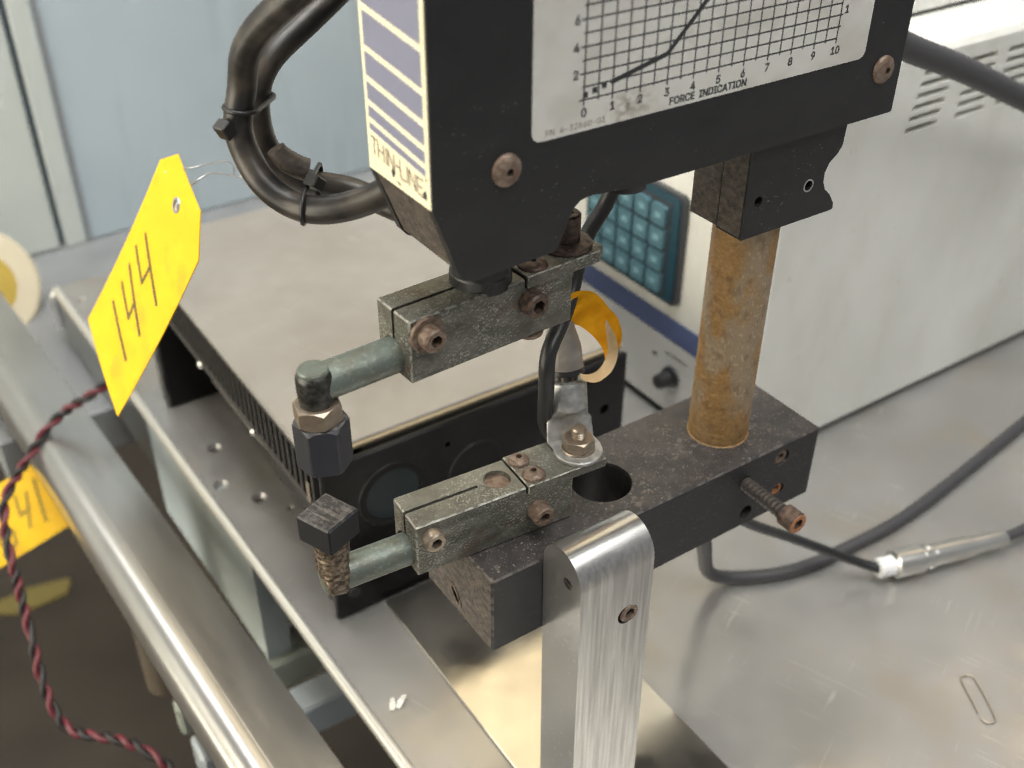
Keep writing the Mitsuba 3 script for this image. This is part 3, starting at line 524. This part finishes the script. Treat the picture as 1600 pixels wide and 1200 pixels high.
# ------------------------------------------------------------------ amber tape strip
def ribbon(P, wdir, w, n=60, th=.25):
    P = spline(P, n); wd_ = spline(wdir, n); wd_ /= np.linalg.norm(wd_, axis=1)[:, None]; w = np.interp(np.linspace(0, 1, n), np.linspace(0, 1, len(w)), w)
    K = 9; V = []; F = []
    for i in range(n):
        for k in range(K):
            s = (k / (K - 1) - .5) * w[i]
            V.append(P[i] + wd_[i] * s + .35 * np.array([1, 1, 1]) * (meshkit.noise(np.array([[i * .22, k * .6, 3.]]))[0] - .5))
    for i in range(n - 1):
        for k in range(K - 1):
            a = i * K + k; F += [(a, a + 1, a + K + 1), (a, a + K + 1, a + K)]
    return trimesh.Trimesh(np.array(V), F, process=False)
def sheet(A, B, n=40, K=9, amp=.5):
    A, B = spline(A, n), spline(B, n); V = []; F = []
    for i in range(n):
        for k in range(K):
            V.append(A[i] + (B[i] - A[i]) * k / (K - 1) + amp * (meshkit.noise(np.array([[i * .25, k * .7, 3.], [i * .25, k * .7, 9.], [i * .25, k * .7, 19.]])) - .5))
    for i in range(n - 1):
        for k in range(K - 1): a = i * K + k; F += [(a, a + 1, a + K + 1), (a, a + K + 1, a + K)]
    return trimesh.Trimesh(np.array(V), F, process=False)
AT = thing('amber_tape', 'curled strip of amber tape beside the cable lug', 'tape strip')
put(AT + '__strip', sheet([(50, 30, 88), (55.3, 32.0, 88.0), (69.4, 36.0, 81.3), (80.1, 38.0, 68.5), (85.6, 38.0, 58.2), (81.8, 36.0, 49.9), (73.1, 32.0, 47.2)], [(52, 38, 73), (59.0, 38.0, 70.6), (69.6, 42.0, 62.9), (77.3, 44.0, 54.5), (81.6, 44.0, 46.8), (81.5, 42.0, 43.0), (76.8, 40.0, 41.9)], 44, 13, .55), 'amber_tape', 40)
put(AT + '__folded_end', sheet([(73.3, 33.0, 69.9), (78.7, 33.0, 59.4), (78.9, 32.0, 50.5), (71.5, 29.0, 46.8), (56.9, 26.0, 53.2)], [(73.1, 33.5, 69.1), (75.6, 35.0, 59.5), (75.8, 35.0, 51.1), (69.6, 32.0, 49.1), (57.7, 28.0, 54.4)], amp=.3), 'tape_paper', 60, label='pale torn end of the tape strip')

# ------------------------------------------------------------------ power supply box behind the arm
B = thing('power_supply', 'flat grey topped black box with side vents behind the welder', 'power supply')
put(B + '__top_cover', cb(-9.6, 176, 143, 402, -37, -34, .8), 'cover_steel', 28, label='bare grey steel top cover')
put(B + '__top_cover__lip', cb(-9, 175.5, 140.6, 143, -37.4, -35.0, .5), 'brass_lip', 28)
put(B + '__front_panel', cb(-7.2, 176, 136, 140, -137.6, -38, 1.2) - place(lathe([(3, 0), (3, 9)]), (161.5, 141, -70), (0, -1, 0)) - place(lathe([(1.6, 0), (1.6, 9)]), (61.4, 141, -51.6), (0, -1, 0)), 'box_black', 28, label='glossy black front panel')
for i, (x, z, r) in enumerate(((29, -68, 19), (78, -74, 17))):
    k = put(B + '__dial', place(lathe([(r, 0), (r - .6, .9), (r - 3.4, 1.2)], 56) - lathe([(r - 4, .4), (r - 4, 6)], 56), (x, 136, z), (0, -1, 0)), 'fin_black', 30)
    put(k + '__face', place(lathe([(r - 4.1, 0), (r - 4.1, .6)], 56), (x, 136, z), (0, -1, 0)), ['dim_teal', 'box_black'][i], 30)
put(B + '__corner_screw', place(lathe([(3.4, 0), (3.2, 1.2)]), (3.5, 136, -122), (0, -1, 0)), 'box_matt', 30)
put(B + '__chassis', cb(18, 174, 141, 400, -130, -38, .6), 'box_matt', 28)
put(B + '__side_plate', cb(5, 7, 250, 330, -104, -67, .4), 'box_grey', 28)
put(B + '__side_cover', cb(-7.8, -5.0, 142, 400, -43, -37.2, .4), 'box_matt', 28)
for i in range(36):
    y = 146 + i * 7
    put(B + '__vent_fin', cb(-7.8, -3.2, y, y + 2.0, -66.5, -42.8, .3), 'box_matt', False)
put(B + '__vent_back', cb(-3.0, 3.8, 142, 400, -67, -38, .2), 'fin_black', False)
put(B + '__underside', cb(-4, 18, 142, 400, -70, -67.2, .3), 'box_matt', 28)
put(B + '__bottom_rail', cb(-8.0, -4, 142, 400, -70.5, -66.4, .4), 'box_matt', 28)
put(B + '__side_guard', cb(-7, 3, 146, 200, -84, -70.6, 2), 'fin_black', 28)
put(B + '__rear_panel', cb(-16, 176, 364, 376, -137.8, -72, 1.5), 'box_black', 28)
put(B + '__bolt', place(lathe([(2.4, 0), (2.6, 1), (1.6, 2.2)]), (-8, 298, -68.5), (-1, 0, 0)), 'chrome', 30)
put(B + '__bolt', place(lathe([(2.0, 0), (2.2, 1), (1.3, 2.0)]), (-8, 221, -68.5), (-1, 0, 0)), 'chrome', 30)
put(B + '__copper_tab', cb(-8.4, -7.9, 150, 153.5, -67, -55, .2), 'bronze', False)
put(B + '__foot', cyl((2, 153, -138), (0, 0, 1), 6, 45), 'box_matt', 30)

# ------------------------------------------------------------------ ivory instrument cabinet
K = thing('test_cabinet', 'ivory instrument cabinet with a teal keypad behind the column', 'instrument cabinet')
body = cb(248, 760, 110, 345, WT + 4, 104, 3)
for r_ in range(6):
    for c_ in range(12):
        x0 = 343.5 + c_ * 35.6 - (1.2 * (5 - r_) if c_ == 0 else 0)
        body = body - cb(x0, x0 + 27, 100, 123, 60.5 + r_ * 6.15 - 1.75, 60.5 + r_ * 6.15 + 1.75, 1.4)
put(K + '__housing', body, 'ivory_paint', 28, label='ivory housing with rows of vent slots')
put(K + '__vent_liner', cb(338, 756, 118.5, 120, 54, 100, .1), 'socket_dark', False)
KP = K + '__keypad'
fr = lambda y0, y1, z0, z1, r: sbox(-y1 + r, z0 + r, -y0 - r, z1 - r).buffer(r, 8)
put(KP, slab(fr(175, 265, -52.5, 19, 5), 4.0, YZ(248)), 'bezel', 28, label='teal keypad in a dark bezel')
put(KP + '__panel', slab(fr(178, 262.5, -50.5, 17, 4), 1.2, YZ(244.2)), 'teal_frame', 28)
put(KP + '__well', slab(fr(184.4, 260.5, -48.2, 12.4, 1), .4, YZ(243.2)), 'bezel', 28)
for rr in range(4):
    for cc in range(5):
        y, z = 193.3 + cc * 14.7, -40.2 + rr * 14.5
        k = put(KP + '__key', slab(fr(y - 6.3, y + 6.3, z - 6.2, z + 6.2, 1.6), 3.4, YZ(243.4)), 'key_teal', 30)
        put(k + '__legend', slab(fr(y - 2.6, y + 2.6, z - 1.8, z + 1.8, .8), .15, YZ(240.05)), 'key_mark', False)
put(K + '__blue_band', slab(sbox(-345 + 3, -79.0, -113.2, -63.4), .4, YZ(248)), 'stripe_blue', False, label='blue band across the cabinet front')
put(K + '__knob', place(lathe([(7.4, 0), (7.2, 2), (5.2, 3), (4.8, 11), (3.8, 12)]), (247.8, 176, -104), (-1, 0, 0)), 'plastic_black', 30, label='small black knob below the blue band')
put(K + '__marking', slab(unary_union([sbox(-183 + i * 2.6, -90.2, -181.4 + i * 2.6, -88.2) for i in range(8)] + [sbox(-195, -97, -191, -94)]), .1, YZ(248)), 'faint_ink', False)
put(K + '__foot', cb(262, 290, 118, 150, WT + .1, WT + 4.2, .5), 'plastic_black', 28); put(K + '__foot', cb(262, 290, 300, 335, WT + .1, WT + 4.2, .5), 'plastic_black', 28)
put(K + '__base_rail', cb(252, 758, 114, 340, WT + 2.0, WT + 4.1, .3), 'plastic_black', 28)
Q = thing('cream_case', 'cream case standing on top of the ivory cabinet', 'case')
put(Q + '__panel', cb(330, 411.5, 152, 345, 106.5, 420, 1.2), 'ivory_paint', 28)
put(Q + '__panel', cb(412.3, 760, 152.4, 345, 106.5, 420, 1.2), 'ivory_paint', 28)
put(Q + '__base_strip', cb(332, 758, 154, 345, 104.05, 106.6, .3), 'plastic_black', False)

# ------------------------------------------------------------------ cables
grp = 'thick black cables looped behind the head'
P1 = [(-1.5, 44.0, 142.5), (-7.6, 48.0, 137.4), (-15.1, 54.0, 132.6), (-24.0, 62.0, 129.4), (-30.6, 72.0, 129.5), (-36.0, 80.0, 135.2), (-38.3, 86.0, 143.6), (-39.0, 88.0, 152.8), (-36.1, 88.0, 163.8), (-35.3, 84.0, 175.0), (-32.4, 76.0, 185.4), (-27.5, 66.0, 194.5), (-21.3, 58.0, 202.5), (-10, 50, 214)]
put('black_cable', tube(P1, 4.7, 110, 24), 'cable_black', 60, label='thick black cable on the outside of the loop, entering the head', category='cable', group=grp)
P2 = [(31.4, 62.0, 95.1), (22.0, 66.0, 106.4), (12.7, 72.0, 113.9), (7.0, 80.0, 116.4), (1.3, 88.0, 119.2), (-6.1, 93.0, 121.6), (-16.5, 96.0, 125.5), (-23.2, 98.0, 132.3), (-27.1, 99.0, 141.0), (-28.1, 99.0, 150.2), (-26.9, 99.0, 158.7), (-21.3, 100.0, 167.0), (-11.1, 102.0, 173.2), (2.8, 104.0, 180.9), (16.4, 106.0, 189.0)]
put('black_cable', tube(P2, 4.4, 110, 24), 'cable_black', 60, label='thick black cable on the inside of the loop, passing under the head', category='cable', group=grp)
def tie(i, c1, c2, t, r, side, label):
    """A strap round two cables whose centres are c1 and c2, in the plane across t."""
    k = thing('cable_tie' if i == 0 else f'cable_tie_{i:03d}', label, 'cable tie', 'black cable ties on the loop')
    c1, c2, t = (np.array(q, float) for q in (c1, c2, t)); t /= np.linalg.norm(t); e = c2 - c1; e -= t * (e @ t); d = np.linalg.norm(e); e /= d; f = np.cross(t, e)
    pts = [c1 + r * (math.cos(a) * e + math.sin(a) * f) for a in np.linspace(math.pi / 2, 1.5 * math.pi, 18)] + [c1 + d * e + r * (math.cos(a) * e + math.sin(a) * f) for a in np.linspace(-math.pi / 2, math.pi / 2, 18)]
    put(k + '__strap', tube(pts + [pts[0]], [.8] * 37, 37, 8, smooth=False), 'plastic_black', 50)
    put(k + '__lock', place(cb(-2.4, 2.4, -2.8, 2.8, -2, 2.2, .4), np.array(side), np.array(side) - c1), 'plastic_black', 30)
tie(0, (-37.2, 88.0, 158), (-27.0, 99.0, 158), (.12, 0, 1), 5.3, (-44.5, 85.0, 153.5), 'black cable tie with a long stub at the left of the loop')
tie(1, (-28.0, 67.5, 129.3), (-18.0, 95.8, 126.5), (.8, -.55, -.1), 5.4, (-22.5, 70.0, 135.6), 'black cable tie at the bottom of the loop')
put('cable_splice', tube([(-30.5, 80, 145.6), (-27.5, 78.5, 141.2), (-22.0, 76.4, 137.6)], [3.2, 3.8, 3.8], 20, 20), 'blackened_steel', 50, label='short dark connector strapped into the cable loop', category='connector')
put('hanging_lead', tube([(88.5, 44.0, 129.1), (80.7, 44.0, 116.1), (76.8, 44.0, 109.5), (70.4, 43.0, 103.1), (64.5, 41.0, 91.2), (57.1, 36.0, 81.1), (48.6, 30.0, 76.1), (41.5, 26.0, 70.2), (40.5, 25.5, 60.4), (43.7, 30.0, 45.6), (53.0, 42.0, 22.5), (66, 52, 2), (80, 62, -40), (90, 75, -120)], 3.0, 90, 18), 'plastic_black', 60, label='glossy black lead hanging behind the cable lug', category='cable')
put('grey_hose', tube([(150, 52, 175), (200, 56, 157), (237.9, 60.0, 142.3), (262.6, 64.0, 131.5), (302.1, 70.0, 116.0), (346.3, 76.0, 97.5), (392.5, 80.0, 77.0), (460.1, 84.0, 46.7)], 6.2, 50, 24), 'rubber_grey', 60, label='soft grey hose crossing in front of the ivory cabinet', category='hose')
put('loose_cable', tube([(128, 30, -34), (130.6, 22.6, -60.0), (150.4, 36.9, -100.0), (170.2, 46.3, -128.0), (186.0, 41.5, -134.0), (213.2, 30.5, -134.5), (253.8, 26.3, -134.5), (290.1, 25.6, -134.5), (341.7, 30.7, -134.5), (434.0, 43.5, -134.5), (522.2, 55.3, -134.5)], 3.6, 100, 18), 'rubber_grey', 60, label='dull black cable looping from under the arm across the worktop to the right edge', category='cable')
IC = thing('inline_cable', 'thin black cable with a silver inline connector lying on the worktop', 'cable')
put(IC + '__lead', tube([(140, 14, -40), (152.6, 19.9, -60.0), (193.8, 24.2, -95.0), (226.0, 16.5, -118.0), (247, 2.2, -128.5)], 2.6, 50, 16), 'plastic_black', 60)
cd = np.array([325, -19.6, -129.4]) - np.array([246, 2.6, -128.2]); cL = np.linalg.norm(cd)
put(IC + '__collar', place(lathe([(4.6, 0), (5.4, .6), (5.4, 10), (4.8, 10.4)]), (246, 2.6, -128.2), cd), 'white_plastic', 30)
put(IC + '__connector', place(lathe([(6.0, 9), (7.6, 10), (7.8, 11), (7.8, 26), (7.2, 27), (6.2, 28), (6.2, 30), (7.0, 31), (7.0, 33), (6.1, 34), (6.3, 36), (6.0, 52), (5.6, 60)]), (246, 2.6, -128.2), cd), 'chrome', 25, label='silver barrel connector')
put(IC + '__sleeve', place(lathe([(4.6, 59), (5.0, 60), (4.8, 78), (4.0, 82)]), (246, 2.6, -128.2), cd), 'chrome', 30)
put(IC + '__tail', tube([(320, -18.2, -129.2), (345.0, -20.5, -131.0), (370, -19, -133.5), (398.6, -16.0, -134.6), (470, -5, -134.6), (560, 10, -134.6)], 2.8, 40, 16), 'rubber_grey', 60)

# twisted pair over the rail
wp = spline([(-22, 395, -118), (-38, 388, -116), (-55.3, 379.2, -117.4), (-68.0, 380.7, -122.3), (-82.5, 378.6, -127.7), (-97.0, 371.0, -134.4), (-110.9, 360.0, -141.2), (-123.8, 348.6, -147.6), (-129.5, 340.0, -153.7), (-133.8, 325.2, -166.0), (-135.6, 311.5, -174.9), (-138.4, 291.0, -192.9), (-140.0, 278.5, -202.1), (-142.3, 263.9, -214.2), (-142.2, 245.5, -229.1), (-138.1, 232.9, -235.6), (-127.3, 219.3, -234.4), (-113.7, 203.8, -233.1), (-102.3, 185.5, -237.0), (-90, 160, -250)], 420)
TW = thing('twisted_wire', 'red and black twisted wire pair hanging over the handrail', 'wire')
tt = np.gradient(wp, axis=0); tt /= np.linalg.norm(tt, axis=1)[:, None]; aa = np.cross(tt, [.2, .3, .9]); aa /= np.linalg.norm(aa, axis=1)[:, None]; bb = np.cross(tt, aa)
sl = np.r_[0, np.cumsum(np.linalg.norm(np.diff(wp, axis=0), axis=1))]
for j, (nm, m_) in enumerate((('red_strand', 'red_wire'), ('black_strand', 'black_wire'))):
    ph = sl / 21.0 * 2 * math.pi + j * math.pi + 2.6 * (meshkit.fbm(np.c_[sl * .03, sl * 0, sl * 0 + 3], 3) - .5) * 2
    put(f'{TW}__{nm}', tube(wp + 1.65 * (np.cos(ph)[:, None] * aa + np.sin(ph)[:, None] * bb), 1.7, 420, 10, smooth=False), m_, 60)

# ------------------------------------------------------------------ yellow tags
tg = 'yellow card tags'
def tag_frame(c, u, v):
    u, v = np.array(u, float), np.array(v, float); u /= np.linalg.norm(u); v -= u * (u @ v); v /= np.linalg.norm(v); n = np.cross(u, v)
    return np.c_[u, v, n, np.array(c, float)]
def bend(mesh, A, k):
    m = tm(mesh); v = np.array(m.vertices); v[:, 2] += k * (v[:, 1] / 60) ** 2 - .4 * k * (v[:, 0] / 30) ** 2
    return trimesh.Trimesh(v @ A[:, :3].T + A[:, 3], m.faces, process=False)
A1 = tag_frame((-50.6, 205.1, 43.8), (-.12, -.92, -.37), (.36, -.39, .85))
shape = Polygon([(-30, -60), (30, -60), (30, 45), (17, 60), (-17, 60), (-30, 45)]).difference(Point(-1.6, 45.3).buffer(2.6))
T1 = thing('yellow_tag', 'bright yellow card tag numbered 144 wired to the cable loop', 'tag', tg)
put(T1 + '__card', bend(fine(cs(shape).extrude(.5), 3), A1, 1.5), 'yellow_card', 30)
put(T1 + '__eyelet', bend(lathe([(3.6, .5), (3.4, .9)]).translate([-1.6, 45.3, 0]) - lathe([(2.3, 0), (2.3, 2)]).translate([-1.6, 45.3, 0]), A1, 1.5), 'wire_steel', 30)
d1 = strokes([[(-16.4, -32), (14.6, -37)], [(-17.6, -8.3), (15.1, -18.9)], [(-15.7, 13.4), (16.1, 2.8)]], 2.2)
d2 = strokes([[(-16.8, -19.4), (1.5, -23.3), (0.4, -15.6)], [(-19.1, 2.3), (-1.4, -2.6), (-1.0, 7.7)]], 2.0)
put(T1 + '__number', bend(fine(cs(d1.union(d2)).extrude(.1).translate([0, 0, .56]), 3), A1, 1.5), 'pencil_ink', False, label='hand drawn number 144')
h0 = A1[:, :3] @ np.array([-1.6, 45.3, 1.2]) + A1[:, 3]
e0 = np.array([-37.0, 80.5, 128.0])
Q0 = np.array([-19.5, 190, 93.0])
put(T1 + '__wire', cat(tube([h0 + [0, 0, -3], h0, h0 * .6 + Q0 * .4 + [0, 0, 2.0], Q0, np.array([-3.8, 198.4, 85.0]), np.array([6, 170, 92.0]), np.array([-28, 96, 126.0])], .38, 60, 8),
                        tube([A1[:, :3] @ np.array([-21, 45.9, 1.2]) + A1[:, 3], A1[:, :3] @ np.array([-8.7, 59.5, 1.5]) + A1[:, 3], np.array([-26, 182, 101.0]), np.array([-11.5, 190, 97.0]), np.array([-6, 197, 87.5])], .33, 40, 8)), 'wire_steel', 50)
U2, V2 = np.array([.165, -.697, -.698]), np.array([.857, -.169, .488])
A2 = tag_frame(np.array([-86.9, 395.2, -211.3]) - U2 * 18 - V2 * 39, U2, V2); A2[:, :2] *= .82
shape2 = Polygon([(-30, -60), (30, -60), (30, 49), (26, 56), (-30, 56)])
T2 = thing('yellow_tag_001', 'dull yellow card tag with faded number hanging below the handrail', 'tag', tg)
put(T2 + '__card', bend(fine(cs(shape2).extrude(.5), 6), A2, 1.0), 'yellow_card', 30)
dd = strokes([[(-18, 33), (16, 24)], [(-14, 12), (2, 8), (0, 18)], [(-12, 22), (14, 10)]], 3.2).union(LineString([(2, -8), (10, -4), (20, -7), (22, -14), (14, -18), (4, -15), (2, -8)]).buffer(1.5))
put(T2 + '__number', bend(fine(cs(dd).extrude(.08).translate([0, 0, .52]), 6), A2, 1.0), 'faded_ink', False)

# ------------------------------------------------------------------ small things on the worktop
def flat(zz): return np.array([[1, 0, 0, 0], [0, 1, 0, 0], [0, 0, 1, zz]])
clip = [(0, 0), (0, 20), (1.2, 22), (4.0, 22.6), (6.4, 21.5), (7, 19.5), (7, -3), (5.6, -5.4), (3, -6), (1, -5), (.3, -3)]
rc = np.array([[.86, .5], [-.5, .86]])
put('paper_clip', tube([tuple(rc @ np.array(p) * 1.0 + [219, -84]) + (WT + .9,) for p in clip], .45, 70, 8), 'clip_metal', 60, label='small wire paper clip on the worktop at lower right', category='paper clip')
for i, (x, y, a, l) in enumerate(((-9.5, 74, 60, 7), (-5.2, 73.0, 35, 8))):
    v = np.array([(-l / 2, -1.2, 0), (0, -1.6, 1.2), (l / 2, -.8, .3), (l / 2, .9, .4), (0, 1.2, 1.6), (-l / 2, 1.2, .2)]); c, s = math.cos(math.radians(a)), math.sin(math.radians(a))
    v = np.vstack([v, v + [0, 0, .3]]) @ np.array([[c, s, 0], [-s, c, 0], [0, 0, 1]]) + [x, y, WT + .5]
    put('paper_scrap', M.hull_points(v), 'paper_white', False, label=['white paper scrap on the worktop, the left of two', 'white paper scrap on the worktop, the right of two'][i], category='paper scrap')
